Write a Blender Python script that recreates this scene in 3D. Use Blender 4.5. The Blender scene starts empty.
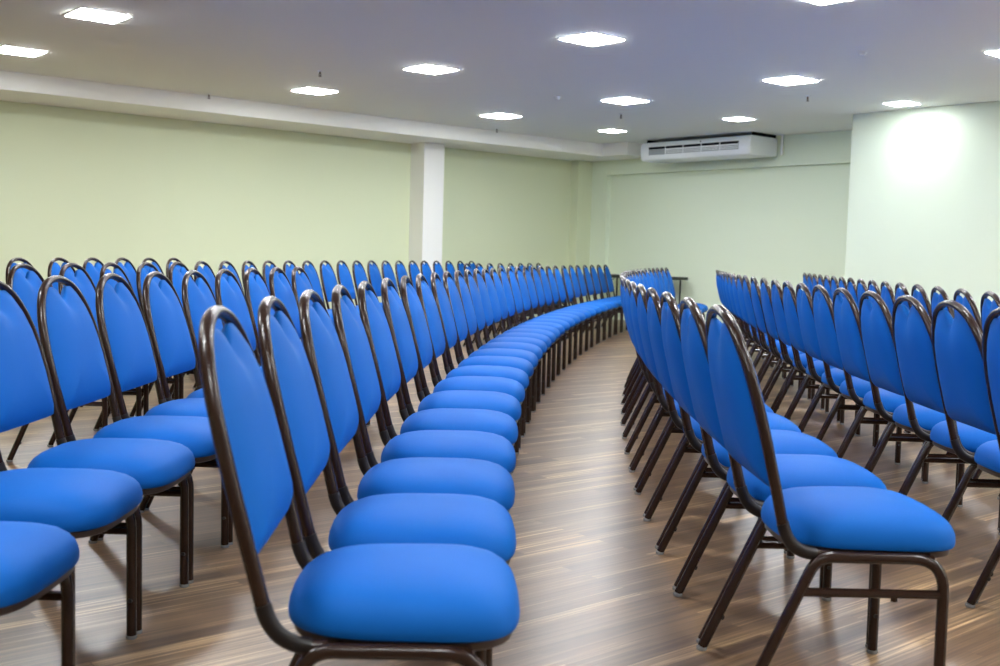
import bpy, bmesh, math, random
from mathutils import Vector, Matrix
random.seed(7)
S = bpy.context.scene
COL = S.collection
PI = math.pi

# ------------------------------------------------------------------ frame of the place
# X runs along the left wall towards the far wall, Y towards the left wall, Z up; the
# photographer stands at the origin.
PSI = 0.7014246
CP, SP = math.cos(PSI), math.sin(PSI)
EYE = 1.0346
def to_room(x, y):                       # (right, ahead) of the photographer -> room axes
    return (x * CP + y * SP, -x * SP + y * CP)
ZC = 2.848                               # ceiling height
XF = 13.25                               # far wall
YL = 13.55                               # left wall
XP, YP = 11.87, 7.55                     # partition face and its free corner
XB, YR = -5.0, -5.5                      # walls behind / right of the photographer
ZB = 2.65                                # underside of the dropped beam

# ------------------------------------------------------------------ materials
def mat(name):
    m = bpy.data.materials.new(name); m.use_nodes = True
    nt = m.node_tree
    return m, nt, nt.nodes['Principled BSDF']

def srgb(r, g, b):
    f = lambda c: (c / 255 / 12.92) if c / 255 <= 0.04045 else ((c / 255 + 0.055) / 1.055) ** 2.4
    return (f(r), f(g), f(b), 1)

def plain(name, col, rough=0.5, spec=0.5, metal=0.0, bump=0.0, bscale=200, vary=0.0):
    m, nt, p = mat(name)
    p.inputs['Base Color'].default_value = col
    p.inputs['Roughness'].default_value = rough
    p.inputs['Specular IOR Level'].default_value = spec
    p.inputs['Metallic'].default_value = metal
    if bump or vary:
        tc = nt.nodes.new('ShaderNodeTexCoord')
        nz = nt.nodes.new('ShaderNodeTexNoise')
        nz.inputs['Scale'].default_value = bscale
        nz.inputs['Detail'].default_value = 3
        nt.links.new(tc.outputs['Object'], nz.inputs['Vector'])
        if bump:
            b = nt.nodes.new('ShaderNodeBump')
            b.inputs['Strength'].default_value = bump
            b.inputs['Distance'].default_value = 0.002
            nt.links.new(nz.outputs['Fac'], b.inputs['Height'])
            nt.links.new(b.outputs['Normal'], p.inputs['Normal'])
        if vary:
            mx = nt.nodes.new('ShaderNodeMix'); mx.data_type = 'RGBA'
            mx.inputs['A'].default_value = [c * (1 - vary) for c in col[:3]] + [1]
            mx.inputs['B'].default_value = [min(1, c * (1 + vary)) for c in col[:3]] + [1]
            nt.links.new(nz.outputs['Fac'], mx.inputs['Factor'])
            nt.links.new(mx.outputs['Result'], p.inputs['Base Color'])
    return m

M = {}
M['fabric'] = plain('blue_fabric', (0.004, 0.110, 0.44, 1), 0.62, 0.12, bump=0.10, bscale=900, vary=0.06)
_p = M['fabric'].node_tree.nodes['Principled BSDF']
_p.inputs['Sheen Weight'].default_value = 0.0
_p.inputs['Sheen Roughness'].default_value = 0.5
_p.inputs['Sheen Tint'].default_value = (0.35, 0.6, 1, 1)
M['frame'] = plain('brown_hammered_metal', (0.024, 0.011, 0.007, 1), 0.22, 0.4, 0.0, bump=0.35, bscale=160)
M['sleeve'] = plain('dark_plastic_sleeve', (0.011, 0.008, 0.008, 1), 0.42, 0.35)
M['board'] = plain('dark_seat_board', (0.045, 0.028, 0.022, 1), 0.4, 0.5)
M['glide'] = plain('clear_grey_glide', (0.28, 0.29, 0.30, 1), 0.15, 0.8)
M['wall'] = plain('pale_green_paint', srgb(218, 226, 193), 0.55, 0.3, bump=0.05, bscale=60)
M['far_lightened'] = plain('wall_paint_lightened', srgb(230, 241, 217), 0.5, 0.3, bump=0.05, bscale=60)  # same wall paint, lightened to make up for weak light at the far end
M['partition'] = plain('wall_paint_darkened', srgb(210, 221, 202), 0.45, 0.4, bump=0.05, bscale=60)  # same wall paint, darkened against the too bright pool of lamp light
M['white_paint'] = plain('white_paint', srgb(244, 244, 240), 0.5, 0.3)
M['ceiling'] = plain('ceiling_paint', srgb(238, 241, 236), 0.7, 0.2)
M['white_plastic'] = plain('white_plastic', srgb(232, 236, 238), 0.3, 0.5)
M['grey_plastic'] = plain('grey_plastic', srgb(150, 156, 160), 0.4, 0.5)
M['dark'] = plain('dark_slot', (0.006, 0.008, 0.012, 1), 0.8, 0.1)
M['black_metal'] = plain('black_table_metal', (0.010, 0.016, 0.012, 1), 0.4, 0.5)
M['brass'] = plain('dull_brass', (0.10, 0.085, 0.07, 1), 0.4, 0.5, 0.5)

def lamp_mat():
    m, nt, p = mat('led_diffuser')
    p.inputs['Base Color'].default_value = (0.9, 0.9, 0.9, 1)
    p.inputs['Emission Color'].default_value = (0.95, 0.98, 1.0, 1)
    p.inputs['Emission Strength'].default_value = LAMP
    return m
LAMP = 30.0
M['lamp'] = lamp_mat()

def floor_mat():
    m, nt, p = mat('wood_vinyl_planks')
    N, L = nt.nodes, nt.links
    tc = N.new('ShaderNodeTexCoord')
    br = N.new('ShaderNodeTexBrick')
    br.offset = 0.37; br.offset_frequency = 2
    br.inputs['Scale'].default_value = 1.0
    br.inputs['Brick Width'].default_value = 0.95
    br.inputs['Row Height'].default_value = 0.058
    br.inputs['Mortar Size'].default_value = 0.0016
    br.inputs['Mortar Smooth'].default_value = 0.3
    br.inputs['Bias'].default_value = 0.0
    br.inputs['Color1'].default_value = (0, 0, 0, 1)
    br.inputs['Color2'].default_value = (1, 1, 1, 1)
    br.inputs['Mortar'].default_value = (0.5, 0.5, 0.5, 1)
    L.new(tc.outputs['Object'], br.inputs['Vector'])
    # long grain
    mp = N.new('ShaderNodeMapping'); mp.inputs['Scale'].default_value = (0.6, 44, 1)
    L.new(tc.outputs['Object'], mp.inputs['Vector'])
    add = N.new('ShaderNodeVectorMath'); add.operation = 'ADD'
    sc = N.new('ShaderNodeVectorMath'); sc.operation = 'SCALE'; sc.inputs['Scale'].default_value = 7.0
    L.new(br.outputs['Color'], sc.inputs[0])
    L.new(mp.outputs['Vector'], add.inputs[0]); L.new(sc.outputs['Vector'], add.inputs[1])
    g = N.new('ShaderNodeTexNoise'); g.inputs['Scale'].default_value = 1.6
    g.inputs['Detail'].default_value = 6; g.inputs['Roughness'].default_value = 0.62
    g.inputs['Distortion'].default_value = 0.6
    L.new(add.outputs['Vector'], g.inputs['Vector'])
    mp2 = N.new('ShaderNodeMapping'); mp2.inputs['Scale'].default_value = (2.0, 70, 1)
    L.new(tc.outputs['Object'], mp2.inputs['Vector'])
    g2 = N.new('ShaderNodeTexNoise'); g2.inputs['Scale'].default_value = 1.5; g2.inputs['Detail'].default_value = 4
    L.new(mp2.outputs['Vector'], g2.inputs['Vector'])
    m1 = N.new('ShaderNodeMath'); m1.operation = 'MULTIPLY_ADD'
    m1.inputs[1].default_value = 0.62; 
    L.new(g.outputs['Fac'], m1.inputs[0])
    m2 = N.new('ShaderNodeMath'); m2.operation = 'MULTIPLY'; m2.inputs[1].default_value = 0.19
    L.new(br.outputs['Color'], m2.inputs[0]); L.new(m2.outputs[0], m1.inputs[2])
    m3 = N.new('ShaderNodeMath'); m3.operation = 'MULTIPLY_ADD'; m3.inputs[1].default_value = 0.30
    L.new(g2.outputs['Fac'], m3.inputs[0]); L.new(m1.outputs[0], m3.inputs[2])
    cr = N.new('ShaderNodeValToRGB')
    e = cr.color_ramp.elements
    e[0].position = 0.30; e[0].color = srgb(68, 49, 34)
    e[1].position = 0.78; e[1].color = srgb(218, 182, 134)
    k = e.new(0.46); k.color = srgb(96, 73, 53)
    k = e.new(0.62); k.color = srgb(130, 102, 75)
    L.new(m3.outputs[0], cr.inputs['Fac'])
    mx = N.new('ShaderNodeMix'); mx.data_type = 'RGBA'
    mx.inputs['B'].default_value = srgb(70, 54, 44)
    mf = N.new('ShaderNodeMath'); mf.operation = 'MULTIPLY'; mf.inputs[1].default_value = 0.25
    L.new(br.outputs['Fac'], mf.inputs[0]); L.new(mf.outputs[0], mx.inputs['Factor'])
    L.new(cr.outputs['Color'], mx.inputs['A'])
    L.new(mx.outputs['Result'], p.inputs['Base Color'])
    rr = N.new('ShaderNodeMapRange'); rr.inputs['To Min'].default_value = 0.30; rr.inputs['To Max'].default_value = 0.42
    L.new(g2.outputs['Fac'], rr.inputs['Value']); L.new(rr.outputs['Result'], p.inputs['Roughness'])
    p.inputs['Specular IOR Level'].default_value = 0.85
    b = N.new('ShaderNodeBump'); b.inputs['Strength'].default_value = 0.12; b.inputs['Distance'].default_value = 0.002
    L.new(g2.outputs['Fac'], b.inputs['Height']); L.new(b.outputs['Normal'], p.inputs['Normal'])
    return m
M['floor'] = floor_mat()

# ------------------------------------------------------------------ mesh helpers
def new_obj(name, bm, material, parent=None, smooth=True):
    me = bpy.data.meshes.new(name)
    bmesh.ops.recalc_face_normals(bm, faces=bm.faces)
    bm.to_mesh(me); bm.free()
    me.materials.append(material)
    if smooth:
        for p in me.polygons: p.use_smooth = True
        try: me.set_sharp_from_angle(angle=math.radians(38))
        except Exception: pass
    o = bpy.data.objects.new(name, me); COL.objects.link(o)
    if parent: o.parent = parent
    return o

def box(bm, x0, x1, y0, y1, z0, z1, bevel=0.0):
    r = bmesh.ops.create_cube(bm, size=1)
    for v in r['verts']:
        v.co = Vector((x0 + (v.co.x + .5) * (x1 - x0), y0 + (v.co.y + .5) * (y1 - y0), z0 + (v.co.z + .5) * (z1 - z0)))
    if bevel:
        es = list({e for v in r['verts'] for e in v.link_edges})
        bmesh.ops.bevel(bm, geom=es, offset=bevel, segments=2, affect='EDGES', profile=0.5)

def tube(bm, pts, r, n=10, caps=True, sx=1.0):
    pts = [Vector(p) for p in pts]
    t0 = (pts[1] - pts[0]).normalized()
    up = Vector((0, 1, 0)) if abs(t0.y) < 0.9 else Vector((1, 0, 0))
    nrm = (up - t0 * up.dot(t0)).normalized()
    rings = []
    for i, p in enumerate(pts):
        a = pts[max(i - 1, 0)]; b = pts[min(i + 1, len(pts) - 1)]
        t = (b - a).normalized()
        nrm = (nrm - t * nrm.dot(t)).normalized()
        bn = t.cross(nrm)
        rings.append([bm.verts.new(p + nrm * (r * math.cos(2 * PI * k / n)) + bn * (r * sx * math.sin(2 * PI * k / n))) for k in range(n)])
    for A, B in zip(rings, rings[1:]):
        for k in range(n):
            bm.faces.new((A[k], A[(k + 1) % n], B[(k + 1) % n], B[k]))
    if caps:
        bm.faces.new(rings[0][::-1]); bm.faces.new(rings[-1])

def lathe(bm, prof, cx, cy, n=16):
    rings = []
    for r, z in prof:
        if r < 1e-5: rings.append([bm.verts.new((cx, cy, z))])
        else: rings.append([bm.verts.new((cx + r * math.cos(2 * PI * k / n), cy + r * math.sin(2 * PI * k / n), z)) for k in range(n)])
    for A, B in zip(rings, rings[1:]):
        if len(A) == 1 and len(B) == 1: continue
        for k in range(n):
            q = [A[k % len(A)], A[(k + 1) % len(A)], B[(k + 1) % len(B)], B[k % len(B)]]
            u = []
            for v in q:
                if v not in u: u.append(v)
            if len(u) > 2: bm.faces.new(u)
    for R, f in ((rings[0], 1), (rings[-1], 0)):
        if len(R) > 2: bm.faces.new(R[::-1] if f else R)

def bez(pts, n):                          # smooth polyline through control points (Catmull-Rom)
    P = [Vector(p) for p in pts]; out = []
    for i in range(len(P) - 1):
        a = P[max(i - 1, 0)]; b = P[i]; c = P[i + 1]; d = P[min(i + 2, len(P) - 1)]
        for k in range(n):
            t = k / n
            out.append(0.5 * ((2 * b) + (c - a) * t + (2 * a - 5 * b + 4 * c - d) * t * t + (3 * b - a - 3 * c + d) * t ** 3))
    out.append(P[-1]); return out

def fillet(pts, r, n=6):                  # polyline with rounded corners
    P = [Vector(p) for p in pts]; out = [P[0]]
    for i in range(1, len(P) - 1):
        a = (P[i - 1] - P[i]).normalized(); b = (P[i + 1] - P[i]).normalized()
        ang = a.angle(b); d = min(r / math.tan(ang / 2), 0.49 * (P[i - 1] - P[i]).length, 0.95 * (P[i + 1] - P[i]).length)
        p0 = P[i] + a * d; p2 = P[i] + b * d
        for k in range(n + 1):
            t = k / n
            out.append(p0 * (1 - t) ** 2 + P[i] * 2 * t * (1 - t) + p2 * t * t)
    out.append(P[-1]); return out

def tag(o, label, cat, group=None, kind=None):
    o['label'] = label; o['category'] = cat
    if group: o['group'] = group
    if kind: o['kind'] = kind
    return o
def empty(name, loc, rz=0.0):
    o = bpy.data.objects.new(name, None); o.empty_display_size = 0.1
    o.location = loc; o.rotation_euler = (0, 0, rz); COL.objects.link(o); return o
def kids(o): return [c for c in bpy.data.objects if c.parent == o]
def copy_tree(o, tree, parent=None):      # tree: {object: [(child, subtree)...]}
    c = o.copy(); COL.objects.link(c)
    if parent: c.parent = parent
    for ch in tree.get(o, []): copy_tree(ch, tree, c)
    return c
def tree_of(root):
    t = {}
    for o in bpy.data.objects:
        if o.parent: t.setdefault(o.parent, []).append(o)
    return t

# ------------------------------------------------------------------ the room
def struct(name, bm, m, smooth=False):
    o = new_obj(name, bm, m, None, smooth); o['kind'] = 'structure'; return o
T = 0.15
bm = bmesh.new(); box(bm, XB - T, XF + T + .06, YR - T, YL + T, -0.12, 0); struct('floor', bm, M['floor'])
bm = bmesh.new(); box(bm, XB - T, XF + T + .06, YR - T, YL + T, ZC, ZC + 0.12); struct('ceiling', bm, M['ceiling'])
bm = bmesh.new(); box(bm, XB - T, XF + T + .06, YL, YL + T, 0, ZC); struct('wall_left', bm, M['wall'])
bm = bmesh.new()                          # far wall: upper band and corner strip flush, panel below set back
box(bm, XF + .09, XF + T + .06, YP - .4, YL, 0, ZC)
box(bm, XF, XF + .09, YP - .4, YL, 2.41, ZC)
box(bm, XF, XF + .09, 13.02, YL, 0, 2.41)
struct('wall_far', bm, M['far_lightened'])
bm = bmesh.new(); box(bm, XP, XF + T + .06, YR, YP, 0, ZC); struct('wall_right', bm, M['partition'])
bm = bmesh.new(); box(bm, XB - T, XB, YR - T, YL + T, 0, ZC); struct('wall_back', bm, M['wall'])
bm = bmesh.new(); box(bm, XB, XF, YR - T, YR, 0, ZC); struct('wall_near', bm, M['white_paint'])  # unseen wall, made white to bounce light up to the ceiling
bm = bmesh.new()                          # dropped white beam along the left wall with its short return
box(bm, XB, 12.62, 12.53, YL, ZB, ZC)
box(bm, 12.62, XF, 11.98, YL, ZB, ZC)
struct('trim_1', bm, M['white_paint'])
bm = bmesh.new(); box(bm, 9.60, 9.97, 13.20, YL, 0, ZB, 0.004); struct('trim_2', bm, M['white_paint'])
bm = bmesh.new(); box(bm, 12.92, XF, 13.37, YL, 0, ZB, 0.004); struct('trim_3', bm, M['wall'])

# ------------------------------------------------------------------ chair
W = 0.204                                 # half distance between the two side frames
ZR = 0.370                                # side rail
TR = 0.0131                               # tube radius
def hw(z):                                # half width of the back tube at height z
    tab = [(0.37, .192), (0.44, .196), (0.55, .203), (0.65, .205), (0.735, .197), (0.793, .182), (0.841, .157), (0.875, .127), (0.899, .090), (0.9125, .048), (0.918, 0.0)]
    if z <= tab[0][0]: return tab[0][1]
    for (a, p), (b, q) in zip(tab, tab[1:]):
        if z <= b:
            t = (z - a) / (b - a); return p + (q - p) * t
    return 0.0
def bx(z):                                # x of the back plane
    return -0.225 - 0.129 * (z - 0.438) / 0.492 + 0.002 * math.sin(PI * (z - .438) / .492)
def side_pts(s):
    tab = [(0.44, .196), (0.50, .200), (0.56, .2035), (0.65, .205), (0.735, .197), (0.793, .182), (0.841, .157), (0.875, .127), (0.899, .090)]
    low = [(-0.118, s * .190, .3705), (-0.163, s * .191, .374), (-0.197, s * .193, .391), (-0.216, s * .195, .416)]
    return low + [(bx(z), s * y, z) for z, y in tab]
def back_outline():                       # pad outline in (y, z): bottom corners, sides, arch with a notch at the top
    pts = []
    def P(y, z): pts.append((y, z))
    n = 0
    zb = 0.518
    # right half bottom -> up
    half = []
    half += [(0.0, zb), (0.06, zb), (0.12, zb), (0.165, zb + .001), (0.184, zb + .004), (0.1905, zb + .014)]
    for z in (0.56, 0.60, 0.65, 0.70, 0.735, 0.765, 0.793, 0.818, 0.841, 0.859, 0.875, 0.888, 0.895):
        half.append((hw(z) - 0.0105, z - 0.004))
    half += [(0.060, .893), (0.044, .889), (0.030, .876), (0.016, .860), (0.006, .8535)]
    full = half + [(0.0, .853)] + [(-y, z) for y, z in half[:0:-1]]
    return full

def make_chair():
    root = empty('banquet_chair', (0, 0, 0))
    # back frame: one bent tube
    L = side_pts(1); Rr = side_pts(-1)
    mid = [(bx(.9125), .048, .9125), (bx(.918), 0, .918), (bx(.9125), -.048, .9125)]
    path = bez(L + mid + Rr[::-1], 4)
    bm = bmesh.new(); tube(bm, path, .0115, 12, sx=1.16); new_obj('back_frame', bm, M['frame'], root)
    for s in (1, -1):
        bm = bmesh.new()
        tube(bm, bez([(-0.146, s * .1905, .3722), (-0.173, s * .192, .378), (-0.198, s * .1935, .392), (-0.216, s * .195, .416), (bx(.445), s * .1965, .445)], 4), .0128, 12, sx=1.16)
        new_obj('tube_sleeve', bm, M['sleeve'], root)
    # side frames
    for s in (1, -1):
        y = s * W
        bm = bmesh.new()
        tube(bm, fillet([(.148, y * 1.01, .010), (.147, y, ZR), (.05, y, ZR)], .078, 8), TR, 10)
        lg = new_obj('leg', bm, M['frame'], root)
        bm = bmesh.new(); lathe(bm, [(0, 0), (.0125, 0), (.0145, .003), (.0145, .010), (.0, .0105)], .148, y * 1.01, 12); new_obj('glide', bm, M['glide'], lg)
        bm = bmesh.new(); tube(bm, [(.148, y * 1.01 - s * .010, .105), (.148, y * 1.01 - s * .0155, .105)], .006, 8); new_obj('bumper', bm, M['sleeve'], lg)
        bm = bmesh.new()
        tube(bm, fillet([(-.309, y * 1.01, .010), (-.146, y, ZR), (-.04, y, ZR)], .06, 8), TR, 10)
        lg = new_obj('leg', bm, M['frame'], root)
        bm = bmesh.new(); lathe(bm, [(0, 0), (.0125, 0), (.0145, .003), (.0145, .010), (.0, .0105)], -.310, y * 1.01, 12); new_obj('glide', bm, M['glide'], lg)
        bm = bmesh.new(); tube(bm, [(-.2665, y, .093), (-.256, y, .0885)], .007, 8); new_obj('bumper', bm, M['sleeve'], lg)
        bm = bmesh.new(); tube(bm, [(-.04, y, ZR), (.05, y, ZR)], TR, 10); new_obj('side_rail', bm, M['frame'], root)
        bm = bmesh.new()
        tube(bm, [(-.181, y, .288), (.147, y, .288)], .0108, 8)
        tube(bm, [(.035, y, .280), (.035, y, .271)], .008, 8)
        new_obj('stretcher', bm, M['frame'], root)
    bm = bmesh.new()
    for x in (.115, -.10): tube(bm, [(x, -W, ZR), (x, W, ZR)], .0095, 8)
    new_obj('cross_rail', bm, M['frame'], root)
    # seat
    def outline(n=56):
        out = []
        for k in range(n):
            t = 2 * PI * k / n
            c, s_ = math.cos(t), math.sin(t)
            e = 2 / (4.4 if c > 0 else 3.1)
            px = math.copysign(abs(c) ** e, c); py = math.copysign(abs(s_) ** e, s_)
            x = -0.001 + 0.197 * px
            wid = 0.196 + 0.008 * px
            out.append((x + (0.010 * (1 - py * py) if px > 0 else -0.004 * (1 - py * py)), wid * py))
        return out
    O = outline()
    def shell(bm, prof):
        rings = []
        for s_, z in prof:
            if s_ == 0: rings.append([bm.verts.new((-.004, 0, z))])
            else: rings.append([bm.verts.new((-.004 + (x + .004) * s_, y * s_, z)) for x, y in O])
        for A, B in zip(rings, rings[1:]):
            n = len(O)
            for k in range(n):
                q = []
                for v in (A[k % len(A)], A[(k + 1) % len(A)], B[(k + 1) % len(B)], B[k % len(B)]):
                    if v not in q: q.append(v)
                if len(q) > 2: bm.faces.new(q)
    bm = bmesh.new()
    shell(bm, [(0, .366), (.950, .366), (.972, .369), (.975, .382), (.955, .3835), (0, .3835)])
    new_obj('seat_board', bm, M['board'], root)
    bm = bmesh.new()
    shell(bm, [(0, .384), (.96, .384), (.992, .3845), (1.012, .3865), (1.022, .392), (1.024, .401), (1.015, .413), (.990, .427), (.945, .439), (.875, .450), (.77, .459), (.63, .466), (.45, .471), (.24, .4735), (0, .474)])
    new_obj('seat', bm, M['fabric'], root)
    # back pad: full cushion in front, thinner behind
    out = back_outline()
    cy, cz = 0.0, 0.69
    N2 = len(out)
    smooth = [((yz[0], .894 + (.060 - abs(yz[0])) * .10) if abs(yz[0]) < .061 and yz[1] > .80 else yz) for yz in out]
    def rad(yz): return math.hypot(yz[0] - cy, yz[1] - cz)
    def offs(s_, se, y, z, front):
        base = max(0.0, 1 - se ** 3.2) ** 0.62 * max(0.0, 1 - s_ ** 9) ** 0.5
        th = (0.034 if front else 0.036) * base
        q = .042 if front else .060
        dn = math.hypot(y / q, (z - .856) / q)
        th *= 1 - (0.7 if front else 0.45) * math.exp(-dn * dn)
        return (0.004 + th) if front else -(0.004 + th)
    nv = Vector((0.967, 0, 0.254))
    bm = bmesh.new()
    S_ = [1.0, .985, .955, .91, .84, .74, .6, .42, .22, 0]
    def pt(s_, yz, front):
        i, q = yz
        if s_ == 0: return Vector((bx(cz), cy, cz)) + nv * offs(0, 0, cy, cz, front)
        w = min(1.0, max(0.0, (s_ - .25) / .55))
        a, b = smooth[i], out[i]
        y = cy + (a[0] * (1 - w) + b[0] * w - cy) * s_; z = cz + (a[1] * (1 - w) + b[1] * w - cz) * s_
        return Vector((bx(z), y, z)) + nv * offs(s_, rad((y, z)) / rad(a), y, z, front)
    seqs = [[(s_, False) for s_ in S_[::-1]] + [(s_, True) for s_ in S_]][0]
    rings = []
    for s_, fr in seqs:
        if s_ == 0: rings.append([bm.verts.new(pt(0, (0, None), fr))])
        else: rings.append([bm.verts.new(pt(s_, iq, fr)) for iq in enumerate(out)])
    for A, B in zip(rings, rings[1:]):
        for k in range(N2):
            q = []
            for v in (A[k % len(A)], A[(k + 1) % len(A)], B[(k + 1) % len(B)], B[k % len(B)]):
                if v not in q: q.append(v)
            if len(q) > 2: bm.faces.new(q)
    new_obj('backrest', bm, M['fabric'], root)
    return root

ORD = ['first', 'second', 'third', 'fourth', 'fifth', 'sixth', 'seventh', 'eighth', 'ninth', 'tenth', 'eleventh', 'twelfth', 'thirteenth',
       'fourteenth', 'fifteenth', 'sixteenth', 'seventeenth', 'eighteenth', 'nineteenth', 'twentieth']
ORD += ['twenty-' + o for o in ORD[:9]] + ['thirtieth'] + ['thirty-' + o for o in ORD[:9]] + ['fortieth']

def steps(a, b, sp):
    n = max(1, round((b - a) / sp)); return [a + (b - a) * i / n for i in range(n + 1)]
def quad(c, k, y0): return (lambda y: c + k * (y - y0) ** 2), (lambda y: 2 * k * (y - y0))
def thru(p):                              # parabola through three (y, x) points
    (a, A), (b, B), (c, C_) = p
    def f(y): return A * (y - b) * (y - c) / ((a - b) * (a - c)) + B * (y - a) * (y - c) / ((b - a) * (b - c)) + C_ * (y - a) * (y - b) / ((c - a) * (c - b))
    return f, (lambda y: (f(y + 1e-3) - f(y - 1e-3)) / 2e-3)
KA = 0.010135
rows = []
# row along the left side of the aisle
yA = [1.986, 2.44, 2.90, 3.38, 3.88, 4.42, 4.96, 5.46, 6.0, 6.5, 7.0, 7.46, 7.91, 8.36, 8.81, 9.26] + steps(9.26, 12.79, .50)[1:] + [13.38, 13.9, 14.4, 14.95, 15.47, 15.99, 16.52]
rows.append((yA, quad(-.163, KA, 2.25), 'near', "row along the aisle's left side", 'chairs in the row along the left side of the aisle'))
yB = [2.07, 2.615, 3.068, 3.52, 3.97, 4.42, 4.87, 5.32, 5.775, 6.23, 6.68]
rows.append((yB, quad(-1.098, KA, 2.25), 'near', "second row left of the aisle", 'chairs in the second row left of the aisle'))
yBf = [12.33, 12.9, 13.45, 14.0, 14.56, 15.11, 15.63, 16.15][::-1]
rows.append((yBf, quad(-1.085, KA, 2.25), 'far', "second row left of the aisle", 'chairs in the far part of the second row left of the aisle'))
yG = [5.28, 5.79, 6.27, 6.76, 7.25]
yG2 = [7.78, 8.25, 8.73, 9.2, 9.7, 10.2, 10.7, 11.2, 11.7, 12.2, 12.7, 13.2, 13.72, 14.2, 14.72, 15.25, 15.78, 16.3]
rows.append(([(y, -2.06) for y in yG] + [(y + .30, -2.22) for y in yG2], None, 'near', "third row left of the aisle", 'chairs in the third row left of the aisle'))
yH = [7.2, 7.72, 8.2, 8.68, 9.14, 9.6]
rows.append((yH, quad(-3.09, KA, 2.25), 'left', "short rearmost row by the left wall", 'chairs in the rearmost row by the left wall'))
yC = [2.655, 3.11, 3.58, 4.06, 4.54, 5.03] + steps(5.03, 14.3, .50)[1:]
rows.append((yC, quad(.8744, .0114, 2.39), 'near', "row along the aisle's right side", 'chairs in the row along the right side of the aisle'))
yD = [3.085, 3.54, 3.995, 4.485, 4.98, 5.46, 5.92, 6.38, 6.84, 7.35, 7.92, 8.48] + steps(8.48, 12.5, .50)[1:]
rows.append((yD, thru([(3.56, 1.80), (7.35, 2.11), (12.0, 2.725)]), 'near', "second row right of the aisle", 'chairs in the second row right of the aisle'))
yE = steps(5.02, 12.1, .475)
rows.append((yE, thru([(5.0, 2.60), (8.5, 3.11), (12.0, 3.68)]), 'near', "third row right of the aisle", 'chairs in the third row right of the aisle'))

proto = make_chair()
TREE = tree_of(proto)
first = True
for ys, fn, end, phrase, group in rows:
    for i, y in enumerate(ys):
        if fn is None:
            y, c = y; f, df = quad(c, KA, 2.25)
        else: f, df = fn
        x = f(y) + (.050 if y == 2.07 else 0); ph = math.atan(df(y))
        if c_near := max(0.0, 1 - (y - 1.9) / 2.2):
            if ys is yA or ys is yC: ph -= 0.028 * c_near
        if ys is yD and y < 7: ph -= .075 * (7 - y) / 4
        ph += random.uniform(-.012, .012)
        o = proto if first else copy_tree(proto, TREE)
        first = False
        X, Y = to_room(x, y)
        o.location = (X, Y, 0); o.rotation_euler = (0, 0, -ph - PSI)
        tag(o, '%s blue chair from the %s end of the %s' % (ORD[i], end, phrase), 'chair', group)

# ------------------------------------------------------------------ ceiling lights
LX = [3.234, 6.523, 9.308, 11.404]
LY = [11.13, 8.90, 6.64, 4.38]
U = 0.402
def make_light():
    r = empty('ceiling_light', (0, 0, 0))
    h = U / 2
    bm = bmesh.new()
    w = .012
    for a in ((-h, h, -h, -h + w), (-h, h, h - w, h), (-h, -h + w, -h + w, h - w), (h - w, h, -h + w, h - w)):
        box(bm, a[0], a[1], a[2], a[3], -.006, .02)
    new_obj('frame', bm, M['white_plastic'], r, False)
    bm = bmesh.new(); box(bm, -h + w, h - w, -h + w, h - w, -.011, .012)
    new_obj('diffuser', bm, M['lamp'], r, False)
    return r
lp = make_light(); LT = tree_of(lp); fl = True
RW = ['nearest', 'second', 'third', 'farthest']; CW = ['left-wall', 'second', 'third', 'fourth']
M['lamp_small'] = M['lamp'].copy(); M['lamp_small'].name = 'small_led_diffuser'
M['lamp_small'].node_tree.nodes['Principled BSDF'].inputs['Emission Strength'].default_value = LAMP * .55
def light(X, Y, label, sc=1.0):
    global fl
    o = lp if fl else copy_tree(lp, LT)
    fl = False
    if sc < 1:
        for c in bpy.data.objects:
            if c.parent == o and c.name.startswith('diffuser'):
                c.data = c.data.copy(); c.data.materials[0] = M['lamp_small']
    o.location = (X, Y, ZC); o.scale = (sc, sc, 1); tag(o, label, 'ceiling light', 'square ceiling lights')
for j, Y in enumerate(LY):
    for i, X in enumerate(LX):
        if (i == 0 and j >= 2) or (i == 3 and j == 3): continue
        ln = ['line beside the left beam', 'second line from the left beam', 'third line from the left beam', 'fourth line from the left beam'][j]
        k = i if j < 2 else i - 1
        light(X + (.06 if (i, j) == (0, 0) else 0), Y, 'square light panel, %s from the near end of the %s' % (['first', 'second', 'third', 'fourth'][k], ln), 0.74 if i == 3 else 1.0)
# unseen lamps continuing the grid, added and thinned out for the light they give
for X, Y in [(3.234, 6.64), (3.234, 4.48), (3.234, 2.2), (3.234, 0), (3.234, -2.3), (6.523, 2.2), (6.523, 0), (6.523, -2.3), (9.308, 2.2), (9.308, 0), (9.308, -2.3),
             (0, 4.48), (0, 2.2), (0, 0), (6.523, -4.5), (9.308, -4.5)]:  # last pair added to brighten the ceiling on the right
    light(X, Y, 'square white ceiling light panel outside the view, right of or behind the photographer')

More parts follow.
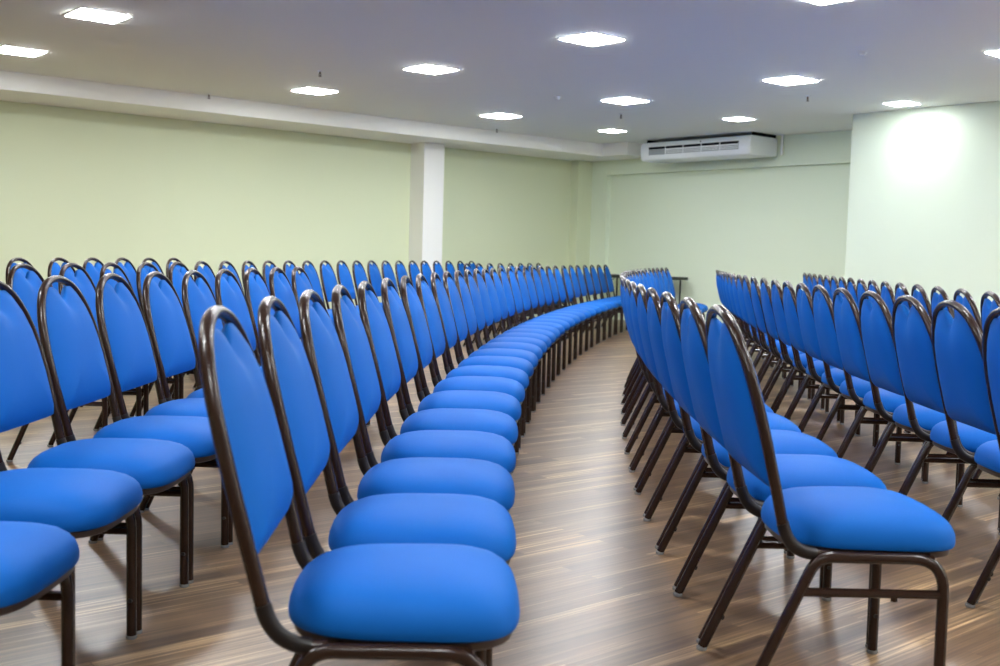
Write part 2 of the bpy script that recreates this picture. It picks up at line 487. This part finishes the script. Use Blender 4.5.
# ------------------------------------------------------------------ sprinklers and detectors
def sprinkler(X, Y, label):
    r = empty('sprinkler_head', (X, Y, ZC))
    bm = bmesh.new(); lathe(bm, [(0, .002), (.032, .002), (.030, -.006), (.014, -.010), (0, -.010)], 0, 0, 16); new_obj('escutcheon', bm, M['white_plastic'], r)
    bm = bmesh.new()
    lathe(bm, [(0, -.008), (.009, -.008), (.009, -.026), (.006, -.030), (0, -.030)], 0, 0, 10)
    tube(bm, bez([(.008, 0, -.026), (.014, 0, -.040), (.004, 0, -.056)], 4), .0028, 6)
    tube(bm, bez([(-.008, 0, -.026), (-.014, 0, -.040), (-.004, 0, -.056)], 4), .0028, 6)
    tube(bm, [(0, 0, -.028), (0, 0, -.056)], .003, 6)
    new_obj('body', bm, M['brass'], r)
    bm = bmesh.new(); lathe(bm, [(0, -.055), (.017, -.055), (.017, -.058), (0, -.058)], 0, 0, 14); new_obj('deflector', bm, M['brass'], r)
    tag(r, label, 'sprinkler', 'ceiling sprinklers')
RZ = 1.04
sprinkler(5.60 * RZ, 11.91 * RZ, 'small dark sprinkler on the ceiling right by the left beam, nearest of two')
sprinkler(5.62 * RZ, 9.49 * RZ, 'small dark sprinkler just above the second light panel beside the left beam')
sprinkler(9.81 * RZ, 11.80 * RZ, 'small dark sprinkler by the left beam above the white column')
sprinkler(9.75 * RZ, 9.38 * RZ, 'small sprinkler between the two small light panels left of the air conditioner')
sprinkler(9.90 * RZ, 6.84 * RZ, 'small sprinkler on the ceiling right of the air conditioner')
def detector(X, Y, label):
    r = empty('smoke_detector', (X, Y, ZC))
    bm = bmesh.new(); lathe(bm, [(0, .002), (.042, .002), (.043, -.006), (.038, -.010), (0, -.014)], 0, 0, 20); new_obj('base', bm, M['white_plastic'], r)
    bm = bmesh.new(); lathe(bm, [(0, -.009), (.032, -.009), (.028, -.026), (.018, -.032), (0, -.033)], 0, 0, 20); new_obj('cap', bm, M['white_plastic'], r)
    tag(r, label, 'smoke detector', 'ceiling smoke detectors')
detector(8.29 * RZ, 8.95 * RZ, 'round white smoke detector on the ceiling left of the air conditioner')
detector(8.14 * RZ, 5.12 * RZ, 'round white smoke detector on the ceiling at the upper right')

# ------------------------------------------------------------------ air conditioner under the ceiling
def aircon():
    X0, X1, Y0, Y1 = 12.55, 13.19, 9.59, 11.65
    r = empty('air_conditioner', ((X0 + X1) / 2, (Y0 + Y1) / 2, 2.52))
    ox, oy, oz = r.location
    xf = X0 - ox; xb_ = X1 - ox; hy = (Y1 - Y0) / 2
    # housing: side profile (x, z) extruded along y, ends rounded
    prof = [(xb_, .285), (xf + .10, .285), (xf + .045, .278), (xf + .018, .255), (xf + .004, .20), (xf, .13), (xf + .006, .06), (xf + .03, .018), (xf + .075, .002), (xf + .2, 0.0), (xb_, .02)]
    cxm, czm = (xf + xb_) / 2, .15
    bm = bmesh.new()
    rings = []
    for y, s_ in ((-hy, .90), (-hy + .012, .965), (-hy + .035, 1.0), (hy - .035, 1.0), (hy - .012, .965), (hy, .90)):
        rings.append([bm.verts.new((cxm + (x - cxm) * (1 if x > cxm else s_ + (1 - s_) * .3), y, czm + (z - czm) * s_)) for x, z in prof])
    n = len(prof)
    for A, B in zip(rings, rings[1:]):
        for k in range(n): bm.faces.new((A[k], A[(k + 1) % n], B[(k + 1) % n], B[k]))
    bm.faces.new(rings[0]); bm.faces.new(rings[-1][::-1])
    new_obj('housing', bm, M['white_plastic'], r)
    # five bays: dark slot above, grille below; the leftmost bay is the control panel
    bw = .355; gap = .025
    for k in range(5):
        yc = (k - 2) * (bw + gap) * .90
        h = bw * .45
        bm = bmesh.new(); box(bm, xf - .004, xf + .02, yc - h, yc + h, .168, .204, .001)
        o = new_obj('air_slot', bm, M['dark'], r, False)
        if k < 4:
            bm = bmesh.new()
            box(bm, xf - .003, xf + .015, yc - h, yc + h, .088, .156)
            g = new_obj('grille', bm, M['grey_plastic'], r, False)
            for q in range(3):
                bm = bmesh.new(); zz = .103 + q * .022
                box(bm, xf - .010, xf - .002, yc - h, yc + h, zz, zz + .009, .001)
                new_obj('louvre', bm, M['white_plastic'], g, False)
        else:
            bm = bmesh.new(); box(bm, xf - .003, xf + .015, yc - h, yc + h, .085, .165, .002); new_obj('control_panel', bm, M['grey_plastic'], r, False)
    bm = bmesh.new(); lathe(bm, [(0, .0), (.014, .0), (.012, .006), (0, .008)], 0, 0, 12)
    for v in bm.verts: v.co = Vector((xf + .012 - v.co.z, v.co.x - .15, .235 + v.co.y))
    new_obj('badge', bm, M['glide'], r)
    # mounting rails between housing and ceiling
    for y in (-hy + .04, hy - .05):
        bm = bmesh.new(); box(bm, xf + .12, xb_, y - .015, y + .015, .282, ZC - oz); new_obj('bracket', bm, M['dark'], r, False)
    bm = bmesh.new(); box(bm, xf + .10, xb_ - .02, -hy + .03, -hy + .06, .22, .232); new_obj('side_groove', bm, M['grey_plastic'], r, False)
    tag(r, 'long white air conditioner hung under the ceiling in front of the far wall', 'air conditioner')
aircon()
r = bmesh.new()
tube(r, fillet([(13.21, 9.52, ZC), (13.21, 9.52, 2.56)], .03, 5), .020, 10)
tag(new_obj('drain_pipe', r, M['white_plastic']), 'short white pipe dropping from the ceiling at the right end of the air conditioner', 'pipe')

# ------------------------------------------------------------------ folding table by the far wall
def table():
    Xc, Y0, Y1 = 12.93, 11.15, 12.75
    r = empty('folding_table', (Xc, (Y0 + Y1) / 2, 0)); h = (Y1 - Y0) / 2
    bm = bmesh.new(); box(bm, -.28, .28, -h, h, .715, .765, .006); new_obj('tabletop', bm, M['black_metal'], r, False)
    for s in (-1, 1):
        for x in (-.24, .24):
            bm = bmesh.new(); tube(bm, [(x, s * (h - .12), 0), (x, s * (h - .12), .716)], .014, 8); new_obj('leg', bm, M['black_metal'], r)
        bm = bmesh.new(); tube(bm, [(-.24, s * (h - .12), .14), (.24, s * (h - .12), .14)], .011, 8); new_obj('stretcher', bm, M['black_metal'], r)
        bm = bmesh.new(); tube(bm, [(-.24, s * (h - .12), .42), (-.24, s * (h - .52), .715)], .008, 8); new_obj('brace', bm, M['black_metal'], r)
    tag(r, 'black folding table against the far wall behind the last chairs', 'table')
table()

# ------------------------------------------------------------------ camera, world, view
cam = bpy.data.cameras.new('camera'); co = bpy.data.objects.new('camera', cam); COL.objects.link(co)
cam.sensor_width = 36; cam.lens = 1096.1 / 1000 * 36
pitch, roll = math.radians(4.09), math.radians(1.5854)
fw = Vector((0, math.cos(pitch), -math.sin(pitch))); rt = Vector((1, 0, 0)); up = rt.cross(fw)
r2 = rt * math.cos(roll) + up * math.sin(roll); u2 = -rt * math.sin(roll) + up * math.cos(roll)
def rm(v): a = to_room(v.x, v.y); return Vector((a[0], a[1], v.z))
r2, u2, b2 = rm(r2), rm(u2), rm(-fw)
co.matrix_world = Matrix(((r2.x, u2.x, b2.x, 0), (r2.y, u2.y, b2.y, 0), (r2.z, u2.z, b2.z, EYE), (0, 0, 0, 1)))
cam.dof.use_dof = True; cam.dof.focus_distance = 4.6; cam.dof.aperture_fstop = 5.0
cam.clip_start = 0.05
S.camera = co
w = bpy.data.worlds.new('world'); S.world = w; w.use_nodes = True
w.node_tree.nodes['Background'].inputs['Color'].default_value = (0, 0, 0, 1)
w.node_tree.nodes['Background'].inputs['Strength'].default_value = 0
S.view_settings.view_transform = 'Standard'; S.view_settings.look = 'None'
S.view_settings.gamma = 1; S.view_settings.use_curve_mapping = False
S.view_settings.exposure = 1.96
